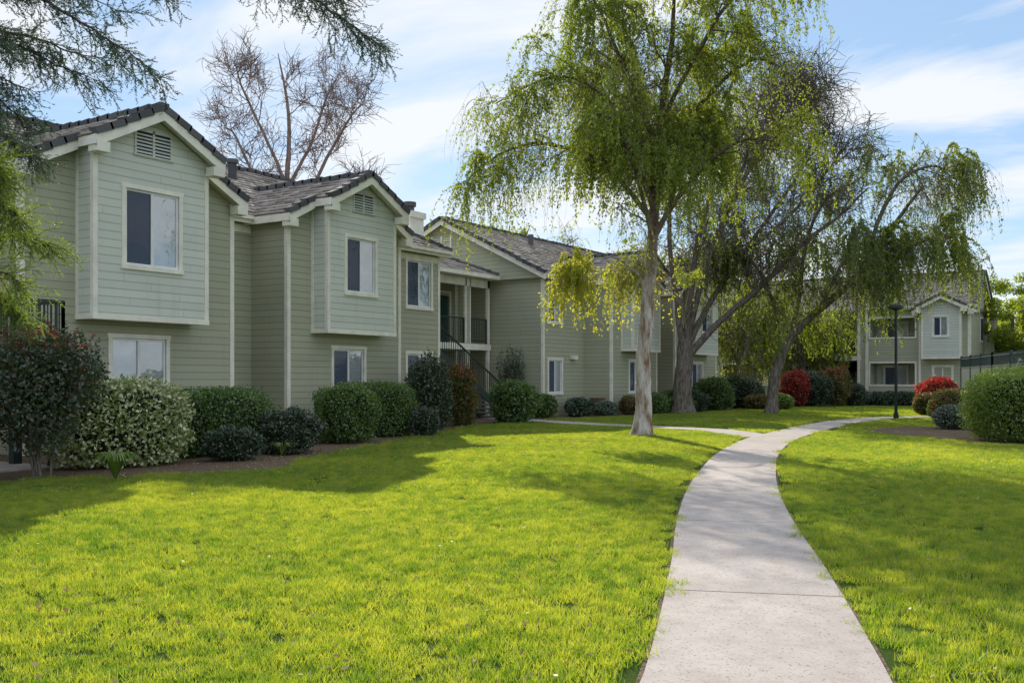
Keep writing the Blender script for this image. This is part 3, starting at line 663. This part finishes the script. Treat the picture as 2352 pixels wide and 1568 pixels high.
# bare trees behind the roof
def bare(name,base,h,limbs,cfg2={}):
    L=[([(a*h,b*h,c*h) for a,b,c in P],r0,r1,f) for P,r0,r1,f in limbs]
    c=dict(n1=12,l1=2.0,n2=7,l2=1.15,n3=6,l3=.75,ns=0,sl=0,t0=.3,up1=.2,up2=.2,up3=.1,g1=.05,g2=.03,g3=.0,rt=.012,w1=.18); c.update(cfg2)
    make_tree(name,base,L,MBT,c)
BL=[([(0,0,0),(0,.2,0),(.005,.42,0),(-.005,.60,0),(.0,.78,0),(-.03,.94,0)],.24,.02,1.3),
    ([(0,.46,0),(-.06,.54,.02),(-.12,.66,.03),(-.16,.74,.03),(-.19,.76,.03)],.11,.02,1.1),
    ([(0,.50,0),(.06,.58,-.02),(.12,.68,-.04),(.17,.76,-.05),(.20,.80,-.05)],.11,.02,1.2),
    ([(0,.58,0),(-.05,.70,-.04),(-.10,.82,-.07),(-.12,.90,-.08)],.09,.02,1.1),
    ([(0,.60,0),(.05,.72,.04),(.08,.84,.07),(.11,.91,.08)],.09,.02,1.1),
    ([(0,.40,0),(-.08,.46,-.05),(-.15,.50,-.08),(-.2,.56,-.09)],.08,.02,.9),
    ([(0,.42,0),(.08,.48,.05),(.15,.55,.08),(.19,.62,.09)],.08,.02,.9)]
bare('bare_tree',site(-.222,48),18.2,BL)
bare('bare_tree',site(-.196,52),10.8,[BL[0],BL[1],BL[2],BL[4]],dict(n1=7,l1=1.6))
# redwood
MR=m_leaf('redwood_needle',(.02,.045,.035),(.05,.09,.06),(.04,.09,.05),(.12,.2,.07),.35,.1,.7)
MR2=m_leaf('redwood_needle_lit',(.05,.10,.02),(.13,.2,.03),(.2,.34,.02),(.5,.6,.05),.5,.08,.7)  # lit copy of the needles: sunlight on lower sprays put into the colour
MRB=m_bark('redwood_bark',(.07,.045,.035),(.16,.11,.08),(10,10,2),.5)
def redwood():
    e=empty('redwood_tree'); T=Tubes(); base=site(0,12)+R*-7.9; 
    T.add(loc(base,[(0,0),(0,3),(.05,7),(0,11),(0,15)]),[.42,.34,.27,.17,.04],12)
    ab=lambda P: np.array([site(0,12+q[2])+R*q[0]+UP*q[1] for q in P])
    br=[[(-7.8,6.9,0),(-6.3,6.3,-.2),(-5.5,6.0,-.3),(-4.7,5.55,-.3),(-4.1,5.1,-.3)],
        [(-7.8,6.3,0),(-6.5,5.8,.2),(-5.8,5.5,.3),(-5.0,5.15,.3)],
        [(-7.8,7.3,0),(-6.4,6.7,.1),(-5.6,6.4,.2),(-4.7,6.0,.2)],
        [(-7.8,5.8,0),(-6.6,5.2,-.2),(-6.1,4.9,-.3),(-5.7,4.65,-.3)],
        [(-7.8,5.0,0),(-6.6,4.5,0),(-6.2,4.2,0),(-6.0,3.95,0)],
        [(-7.8,4.3,0),(-6.6,3.95,-.2),(-6.1,3.7,-.2),(-5.75,3.5,-.2)],
        [(-7.8,3.9,0),(-6.5,3.5,.1),(-6.0,3.3,.2),(-5.6,3.2,.2)],
        [(-7.8,3.4,0),(-6.6,3.1,-.1),(-6.1,2.9,-.2),(-5.8,2.75,-.2)],
        [(-7.8,9.6,0),(-5.8,8.6,.3),(-4.1,7.4,.3),(-3.2,6.7,.3),(-2.5,6.25,.2),(-2.05,5.95,.2),(-1.65,5.6,.2)],
        [(-4.6,7.8,.3),(-3.5,7.2,.0),(-2.9,6.75,-.1),(-2.4,6.35,-.1),(-2.0,6.1,-.1)],
        [(-7.8,8,0),(-6.6,7.3,.4),(-5.6,6.9,.4),(-4.9,6.7,.4),(-4.3,6.4,.4)],
        [(-7.8,6.6,0),(-6.8,6.2,-.7),(-6.0,5.7,-.9),(-5.5,5.4,-1)],
        [(-7.8,4.7,0),(-6.8,4.3,-.5),(-6.2,4.1,-.6),(-5.9,3.9,-.6)],
        [(-7.8,5.4,0),(-6.7,4.9,.4),(-6.3,4.6,.5),(-6.0,4.4,.5)],
        [(-7.8,3.0,0),(-6.7,2.75,.1),(-6.3,2.6,.1),(-6.1,2.4,.1)],
        [(-7.8,6.0,0),(-6.8,5.5,-.5),(-6.2,5.2,-.6),(-5.5,4.9,-.6)],
        [(-4.4,7.9,.3),(-3.2,7.2,.5),(-2.6,6.8,.6),(-2.1,6.5,.6)],
        [(-7.8,6.9,0),(-6.6,6.0,.4),(-5.9,5.75,.6),(-5.0,5.5,.7)]]
    out={0:([],[]),1:([],[])}
    def needles(P,key,sp=.010):
        L=np.linalg.norm(np.diff(P,axis=0),axis=1).sum(); n=int(L/sp); u=np.linspace(0,len(P)-1.001,n); i=u.astype(int); f=(u-i)[:,None]; C=P[i]*(1-f)+P[i+1]*f
        t=unit(P[i+1]-P[i]); sd=unit(np.cross(t,UP+rng.normal(0,.3,(n,3))))*np.where(np.arange(n)%2,1,-1)[:,None]
        out[key][0].append(C); out[key][1].append(unit(t*.75+sd*.7+rng.normal(0,.3,(n,3))))
    for bi,P in enumerate(br):
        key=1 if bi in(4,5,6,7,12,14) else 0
        C=cr(ab(P),9); C[5:]+=np.cumsum(rng.normal(0,.012,(len(C)-5,3)),axis=0); T.add(C,np.linspace(.032,.004,len(C)),6); tg=unit(np.gradient(C,axis=0)); n=len(C)
        start=int(n*(.45 if bi==8 else .12))
        for i in range(start,n):
            for sd in(-1,1,1,-1):
                if rng.random()<.35: continue
                f=(i-start)/max(1,n-start); side=unit(np.cross(tg[i],UP))*sd
                d=tg[i]*rng.uniform(.2,.9)+side*rng.uniform(.1,.9)+UP*rng.uniform(-.85,.35); L=rng.uniform(.2,.75)*(1.15-.5*f)
                P1=branch(C[i],d,L,6,.16,-.05); T.add(P1,np.linspace(.005,.002,7),3); needles(P1[2:],key,.009); t1=unit(np.gradient(P1,axis=0))
                m=int(L/.055)
                for k in range(m):
                    u=(k+.6)/m*6; a=int(min(u,5)); q=P1[a]*(1-(u-a))+P1[a+1]*(u-a)
                    s2=unit(np.cross(t1[a],rng.normal(size=3)))
                    L2=rng.uniform(.08,.22)*(1.2-.5*k/m); P2=branch(q,t1[a]*.8+s2*.8+UP*rng.uniform(-.2,.2),L2,3,.12,-.02); needles(P2,key,.008)
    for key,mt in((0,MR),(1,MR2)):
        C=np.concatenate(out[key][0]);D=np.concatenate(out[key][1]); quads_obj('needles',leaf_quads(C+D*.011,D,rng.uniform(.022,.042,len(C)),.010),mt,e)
    T.done('trunk_and_branches',MRB,e)
redwood()
# ---------------------------------------------------------------- shrubs
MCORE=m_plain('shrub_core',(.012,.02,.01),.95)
SH={}
def sm(k,*a,**kw): SH[k]=m_leaf('leaf_'+k,*a,**kw)
sm('green',(.045,.11,.018),(.14,.24,.04),(.10,.2,.015),(.28,.42,.03),mix=.32,gloss=.1,nscale=3)
sm('dark',(.02,.05,.025),(.06,.10,.04),(.04,.08,.02),(.1,.16,.03),mix=.3,gloss=.12,nscale=3)
sm('varieg',(.16,.23,.06),(.36,.42,.14),(.2,.3,.03),(.35,.42,.08),mix=.2,gloss=.08,c3=(.78,.77,.48),p3=.62,nscale=3)
sm('light',(.08,.16,.015),(.18,.28,.03),(.2,.34,.02),(.42,.55,.05),mix=.45,gloss=.08,c3=(.45,.5,.18),p3=.85,nscale=3)
sm('red',(.36,.012,.015),(.60,.04,.03),(.6,.02,.02),(.8,.08,.03),mix=.45,gloss=.08,c3=(.06,.08,.02),p3=.75)
sm('orange',(.14,.11,.02),(.34,.17,.04),(.35,.25,.03),(.55,.25,.05),mix=.4,gloss=.08,c3=(.06,.13,.02),p3=.5)
sm('silver',(.16,.22,.16),(.30,.35,.27),(.1,.16,.08),(.2,.28,.14),mix=.3,gloss=.1,c3=(.04,.07,.03),p3=.6)
sm('redtip',(.035,.07,.035),(.09,.13,.06),(.05,.1,.02),(.15,.2,.04),mix=.4,gloss=.1,c3=(.2,.11,.06),p3=.88)
def bush(name,c,sx,sy,h,mat,leaf=.06,p=2.4,n=None,core=.8,rot=0,lump=.08,z0=0.,depth=.22,stems=0,extra=None):
    e=empty(name); ph=rng.uniform(0,6.28,(8,)); fq=rng.normal(0,3.2,(8,3)); fq[5:]*=2.6
    def rad(D):
        r=1/(np.abs(D)**p).sum(1)**(1/p); l=np.sin(D@fq.T+ph).sum(1)/8
        return r*(1+lump*2.4*l)
    A=np.array([sx/2,sy/2,h/2]); area=sx*h*2+sy*h*2+sx*sy
    n=n or int(area*5.2/(leaf*leaf*.55)*.55)
    D=unit(rng.normal(size=(n,3))); r=rad(D)*(1-depth*rng.random(n)**1.6+rng.normal(0,.03,n)+(rng.random(n)<.06)*rng.uniform(0,.15,n))
    C=D*r[:,None]*A; 
    ca,sa=math.cos(rot),math.sin(rot); 
    Rm=np.array([[ca,-sa,0],[sa,ca,0],[0,0,1]])
    off=np.array([c[0],c[1],h/2+z0])
    W=C@Rm.T+off; k=W[:,2]>.03; W=W[k]; Dd=D[k]@Rm.T
    dirs=Dd*.6+rng.normal(0,.8,Dd.shape); s=rng.uniform(.65,1.25,len(W))
    quads_obj('foliage',leaf_quads(W,dirs,leaf*s,leaf*.6*s),SH[mat],e)
    if extra:
        m_,fr_=extra; kk=(W[:,2]>h*.78+z0)&(rng.random(len(W))<fr_)
        if kk.any(): quads_obj('new_growth',leaf_quads(W[kk]+UP*.05,dirs[kk]+UP*.6,leaf*1.2,leaf*.4),SH[m_],e)
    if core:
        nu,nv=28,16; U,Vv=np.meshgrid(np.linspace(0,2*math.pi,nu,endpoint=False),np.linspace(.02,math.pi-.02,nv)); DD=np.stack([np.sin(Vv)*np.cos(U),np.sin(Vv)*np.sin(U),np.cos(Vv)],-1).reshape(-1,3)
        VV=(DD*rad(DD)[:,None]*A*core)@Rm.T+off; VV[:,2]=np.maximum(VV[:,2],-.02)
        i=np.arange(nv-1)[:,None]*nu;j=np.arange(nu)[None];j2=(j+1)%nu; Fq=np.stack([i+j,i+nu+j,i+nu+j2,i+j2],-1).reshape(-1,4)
        mesh_obj('dark_core',VV,Fq,MCORE,e,True)  # solid near-black hull: shade inside the shrub put into its colour
    if stems:
        T=Tubes()
        for _ in range(stems):
            a=rng.uniform(0,6.28); p0=np.array([c[0]+.12*math.cos(a),c[1]+.12*math.sin(a),0.]); top=np.array([c[0]+sx*.3*math.cos(a),c[1]+sy*.3*math.sin(a),z0+h*rng.uniform(.5,.9)])
            P=np.array([p0*(1-u)+top*u+rng.normal(0,.03,3)*(u>0) for u in np.linspace(0,1,7)]); T.add(P,np.linspace(.022,.008,7),5)
        T.done('stems',MBD,e)
    return e
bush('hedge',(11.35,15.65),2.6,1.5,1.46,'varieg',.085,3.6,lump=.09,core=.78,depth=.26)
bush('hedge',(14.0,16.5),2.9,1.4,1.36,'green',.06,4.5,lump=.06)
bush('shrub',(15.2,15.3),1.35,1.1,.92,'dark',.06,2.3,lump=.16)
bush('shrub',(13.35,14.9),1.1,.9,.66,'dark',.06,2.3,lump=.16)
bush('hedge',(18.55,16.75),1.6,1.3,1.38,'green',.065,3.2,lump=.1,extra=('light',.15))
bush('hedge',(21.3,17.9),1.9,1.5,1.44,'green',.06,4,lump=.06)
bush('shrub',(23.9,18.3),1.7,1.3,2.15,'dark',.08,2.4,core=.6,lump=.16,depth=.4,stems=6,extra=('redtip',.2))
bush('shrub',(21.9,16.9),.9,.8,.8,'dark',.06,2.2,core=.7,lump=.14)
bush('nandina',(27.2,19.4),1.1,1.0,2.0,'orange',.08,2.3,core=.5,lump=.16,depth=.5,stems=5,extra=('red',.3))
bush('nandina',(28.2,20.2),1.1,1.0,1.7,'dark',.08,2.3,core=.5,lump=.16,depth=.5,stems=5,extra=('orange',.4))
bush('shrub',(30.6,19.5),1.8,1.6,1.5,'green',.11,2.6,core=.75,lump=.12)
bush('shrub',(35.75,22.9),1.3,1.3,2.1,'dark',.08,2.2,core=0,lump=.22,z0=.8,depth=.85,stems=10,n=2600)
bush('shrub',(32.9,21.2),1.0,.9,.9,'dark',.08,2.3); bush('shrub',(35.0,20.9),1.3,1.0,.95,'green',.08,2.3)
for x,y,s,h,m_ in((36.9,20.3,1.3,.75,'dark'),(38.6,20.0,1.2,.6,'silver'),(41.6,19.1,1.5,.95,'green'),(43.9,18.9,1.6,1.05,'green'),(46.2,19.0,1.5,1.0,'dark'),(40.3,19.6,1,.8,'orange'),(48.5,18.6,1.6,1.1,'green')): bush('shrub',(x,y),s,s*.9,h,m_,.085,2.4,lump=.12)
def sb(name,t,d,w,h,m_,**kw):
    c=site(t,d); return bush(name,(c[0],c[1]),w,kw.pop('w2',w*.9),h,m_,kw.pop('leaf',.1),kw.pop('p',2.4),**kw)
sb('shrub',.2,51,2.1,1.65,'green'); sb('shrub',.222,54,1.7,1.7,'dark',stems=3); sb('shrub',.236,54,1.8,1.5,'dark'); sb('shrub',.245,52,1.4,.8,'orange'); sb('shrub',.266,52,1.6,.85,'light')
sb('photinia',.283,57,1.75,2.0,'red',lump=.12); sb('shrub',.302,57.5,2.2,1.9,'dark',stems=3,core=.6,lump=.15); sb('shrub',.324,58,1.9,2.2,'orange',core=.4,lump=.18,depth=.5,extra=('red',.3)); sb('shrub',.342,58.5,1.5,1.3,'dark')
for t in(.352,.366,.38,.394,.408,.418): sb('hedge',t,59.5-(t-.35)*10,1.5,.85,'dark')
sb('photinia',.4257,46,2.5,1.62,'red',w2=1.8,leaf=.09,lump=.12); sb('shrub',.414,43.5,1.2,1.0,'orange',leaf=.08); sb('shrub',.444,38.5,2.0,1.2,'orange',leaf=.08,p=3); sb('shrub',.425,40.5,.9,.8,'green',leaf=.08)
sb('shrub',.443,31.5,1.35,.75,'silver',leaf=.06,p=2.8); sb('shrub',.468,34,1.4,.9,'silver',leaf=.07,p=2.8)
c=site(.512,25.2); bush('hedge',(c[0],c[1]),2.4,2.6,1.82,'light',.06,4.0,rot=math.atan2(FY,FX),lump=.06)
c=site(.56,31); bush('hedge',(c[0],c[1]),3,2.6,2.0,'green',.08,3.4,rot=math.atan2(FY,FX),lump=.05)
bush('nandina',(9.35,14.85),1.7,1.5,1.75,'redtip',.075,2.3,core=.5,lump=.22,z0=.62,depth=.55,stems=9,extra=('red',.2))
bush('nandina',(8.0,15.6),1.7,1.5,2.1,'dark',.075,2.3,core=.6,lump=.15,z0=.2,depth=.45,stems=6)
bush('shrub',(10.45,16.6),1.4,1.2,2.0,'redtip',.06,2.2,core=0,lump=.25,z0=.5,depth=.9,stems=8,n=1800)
def tuft(c,n=90,h=.4):
    V=[];Fc=[]
    for _ in range(n):
        a=rng.uniform(0,6.28);L=rng.uniform(.25,.45);w=.012; d=np.array([math.cos(a),math.sin(a),0]);s=np.array([-d[1],d[0],0])*w
        P=[c+d*(L*.9*u)+UP*(h*1.0*math.sin(u*2.3)*.9+.01) for u in(0.02,.35,.7,1)]
        i=len(V)
        for k,p in enumerate(P): ww=s*(1-.75*(k/3)**2); V+=[p-ww,p+ww]
        for k in range(3): Fc.append([i+2*k,i+2*k+1,i+2*k+3,i+2*k+2])
    return mesh_obj('agapanthus',V,Fc,SH['light'],None)
tuft(site(-.396,15.3),130,.48); tuft(site(-.23,20.4),50,.3)
# ---------------------------------------------------------------- distant trees
def distant():
    e=empty('distant_trees'); Vs=[];T=Tubes()
    L=[(.47,82,9,5),(.50,86,12,6),(.53,80,10,5.5),(.58,84,12,6),(.64,80,11,6),(.40,95,9,6),(.34,98,9,6),(.29,96,10,7),(.24,90,9,6),(.50,66,8,4),(.53,64,7.5,4),(.57,60,7,4.5),(.62,58,8,4.5),(-.7,50,12,6),(.7,60,12,6)]
    for t,d,h,w in L:
        c=site(t,d); T.add(np.array([c,c+UP*h*.4,c+UP*h*.7]),[.25,.18,.08],6)
        for _ in range(26):
            o=unit(rng.normal(size=3))*rng.random()**.4*np.array([w/2,w/2,h*.36]); q=c+UP*h*.6+o; n=330; rr=rng.uniform(.5,1.0)
            C=q+unit(rng.normal(size=(n,3)))*rr*rng.random((n,1))**.5*np.array([1,1,.7]); Vs.append(leaf_quads(C,rng.normal(size=(n,3)),.22,.12))
    quads_obj('crowns',np.concatenate(Vs),MLW,e); T.done('trunks',MBD,e)
distant()
# ---------------------------------------------------------------- lamp, fence, small things
e=empty('lamp_post'); b=MB(); p=site(.3835,39.6)
b.cyl(p,p+UP*.25,.11,.09,12); b.cyl(p+UP*.24,p+UP*4.3,.06,.05,12); b.cyl(p+UP*4.3,p+UP*4.36,.10,.28,16); b.cyl(p+UP*4.365,p+UP*4.45,.30,.29,20); b.cyl(p+UP*4.45,p+UP*4.52,.27,.1,20)
b.done('pole_and_head',m_plain('lamp_paint',(.02,.03,.028),.4),e)
e=empty('green_fence'); b=MB(); q=MB(); pts=[site(.449,51),site(.48,43.5),site(.52,37),site(.62,30)]
for a,c in zip(pts[:-1],pts[1:]):
    L=np.linalg.norm(c-a); n=int(L/2.4)
    b.beam(a+UP*1.08,c+UP*1.08,.05,2.1)
    for i in range(n+1): z=a+(c-a)*i/n; q.beam(z,z+UP*2.75,.1,.1)
    q.beam(a+UP*2.16,c+UP*2.16,.08,.06); q.beam(a+UP*2.6,c+UP*2.6,.05,.04)
    for i in range(int(L/.14)): z=a+(c-a)*i*.14/L; q.beam(z+UP*2.15,z+UP*2.7,.022,.022)
b.done('panels',m_plain('fence_panel',(.075,.11,.10),.6),e); q.done('posts_and_pickets',m_plain('fence_post',(.07,.10,.09),.5),e)
def ac(c,rot=0):
    e=empty('air_conditioner'); b=MB(); g=MB()
    x,y=c; b.box((x-.4,y-.35,.08),(x+.4,y+.35,.14)); b.box((x-.38,y-.33,.72),(x+.38,y+.33,.78))
    for dx in(-.38,.34):
        for dy in(-.33,.29): b.box((x+dx,y+dy,.14),(x+dx+.04,y+dy+.04,.72))
    for i in range(12): z=.17+i*.045; b.box((x-.37,y-.325,z),(x+.37,y-.31,z+.02)); b.box((x-.375,y-.32,z),(x-.36,y+.32,z+.02))
    g.box((x-.33,y-.28,.14),(x+.33,y+.28,.7)); g.cyl((x,y,.78),(x,y,.8),.26,.26,20)
    b.done('casing',m_plain('ac_metal',(.30,.31,.31),.5),e); g.done('coil_and_fan',M['dark'],e)
ac((17.0,17.9)); ac((37.9,20.9)); 
e=empty('utility_box'); b=MB(); b.box((39.2,20.6,0),(39.75,21.0,.7)); b.box((39.15,20.55,.7),(39.8,21.05,.76)); b.box((39.2,20.585,.1),(39.7,20.6,.6)); b.done('cabinet',m_plain('cabinet',(.2,.13,.09),.6),e)
# fallen leaves
P=np.c_[rng.uniform(3,34,2600),rng.uniform(-.5,.5,2600)]; W=P[:,:1]*F[None]+(P[:,1:]*P[:,:1])*R[None]
hot=site(.03,24)+rng.normal(0,1,(1800,3))*np.array([3.2,2.6,0]); hb=np.c_[rng.uniform(8,20,900),rng.uniform(12.8,14.6,900),np.zeros(900)]; hb[:,1]+=np.clip((hb[:,0]-13),0,9)*.3
W=np.concatenate([W,hot,hb]); W[:,2]=.04+rng.uniform(0,.02,len(W)); W[-900:,2]=.015; k=(dist_line(W[:,:2],EN)>.65)&(dist_line(W[:,:2],CL)>.68); W=W[k]
D=rng.normal(size=(len(W),3))*np.array([1,1,.25])
quads_obj('fallen_leaves',leaf_quads(W,D,rng.uniform(.02,.055,len(W)),rng.uniform(.012,.03,len(W))),m_leaf('fallen_leaf',(.25,.10,.04),(.55,.46,.26),(.3,.15,.05),(.5,.45,.2),.25,.05),None)
# ---------------------------------------------------------------- light, sky, camera
el=math.radians(26); az=math.atan2(.761,.648)
w=bpy.data.worlds.new('World'); sc.world=w; w.use_nodes=True; nt=w.node_tree; nt.nodes.clear()
out=nt.nodes.new('ShaderNodeOutputWorld'); bg=nt.nodes.new('ShaderNodeBackground'); sky=nt.nodes.new('ShaderNodeTexSky')
sky.sky_type='NISHITA'; sky.sun_disc=False; sky.sun_elevation=el; sky.sun_rotation=az; sky.air_density=1.0; sky.dust_density=.1; sky.ozone_density=1.5
tc=nt.nodes.new('ShaderNodeTexCoord'); sp=nt.nodes.new('ShaderNodeSeparateXYZ'); nt.links.new(tc.outputs['Generated'],sp.inputs[0])
zz=math_(nt,'ADD',math_(nt,'MAXIMUM',sp.outputs[2],0),.14)
cb=nt.nodes.new('ShaderNodeCombineXYZ'); nt.links.new(math_(nt,'DIVIDE',sp.outputs[0],zz),cb.inputs[0]); nt.links.new(math_(nt,'DIVIDE',sp.outputs[1],zz),cb.inputs[1])
mp=nt.nodes.new('ShaderNodeMapping'); nt.links.new(cb.outputs[0],mp.inputs[0]); mp.inputs['Rotation'].default_value=(0,0,.5); mp.inputs['Scale'].default_value=(1.7,.9,1); mp.inputs['Location'].default_value=(1.3,.4,0)
n1=nt.nodes.new('ShaderNodeTexNoise'); n1.inputs['Scale'].default_value=1.0; n1.inputs['Detail'].default_value=9; n1.inputs['Roughness'].default_value=.56; n1.inputs['Distortion'].default_value=.35; nt.links.new(mp.outputs[0],n1.inputs['Vector'])
cf=ramp(nt,n1.outputs[0],.40,.565)
cf=math_(nt,'MULTIPLY',cf,.88)
hz=mixc(nt,.6,sky.outputs[0],(2.7,4.0,5.9))
col=mixc(nt,cf,hz,(6.5,6.65,6.8))
nt.links.new(col,bg.inputs[0]); bg.inputs[1].default_value=.15; nt.links.new(bg.outputs[0],out.inputs[0])
sd=bpy.data.lights.new('sun','SUN'); sd.energy=5; sd.angle=math.radians(.5); sd.color=(1,.92,.78); so=bpy.data.objects.new('sun',sd); sc.collection.objects.link(so)
dirv=Vector((math.sin(az)*math.cos(el),math.cos(az)*math.cos(el),math.sin(el))); so.rotation_euler=dirv.to_track_quat('Z','Y').to_euler(); so.location=dirv*50
cd=bpy.data.cameras.new('camera'); cam=bpy.data.objects.new('camera',cd); sc.collection.objects.link(cam); sc.camera=cam
cam.location=(0,0,H); cam.rotation_euler=(math.pi/2,0,math.atan2(-FX,FY)); cd.sensor_width=36; cd.lens=35.2; cd.shift_y=.0374; cd.clip_end=2000; cd.clip_start=.05
sc.view_settings.view_transform='Standard'; sc.view_settings.look='None'; sc.view_settings.exposure=0; sc.view_settings.gamma=1
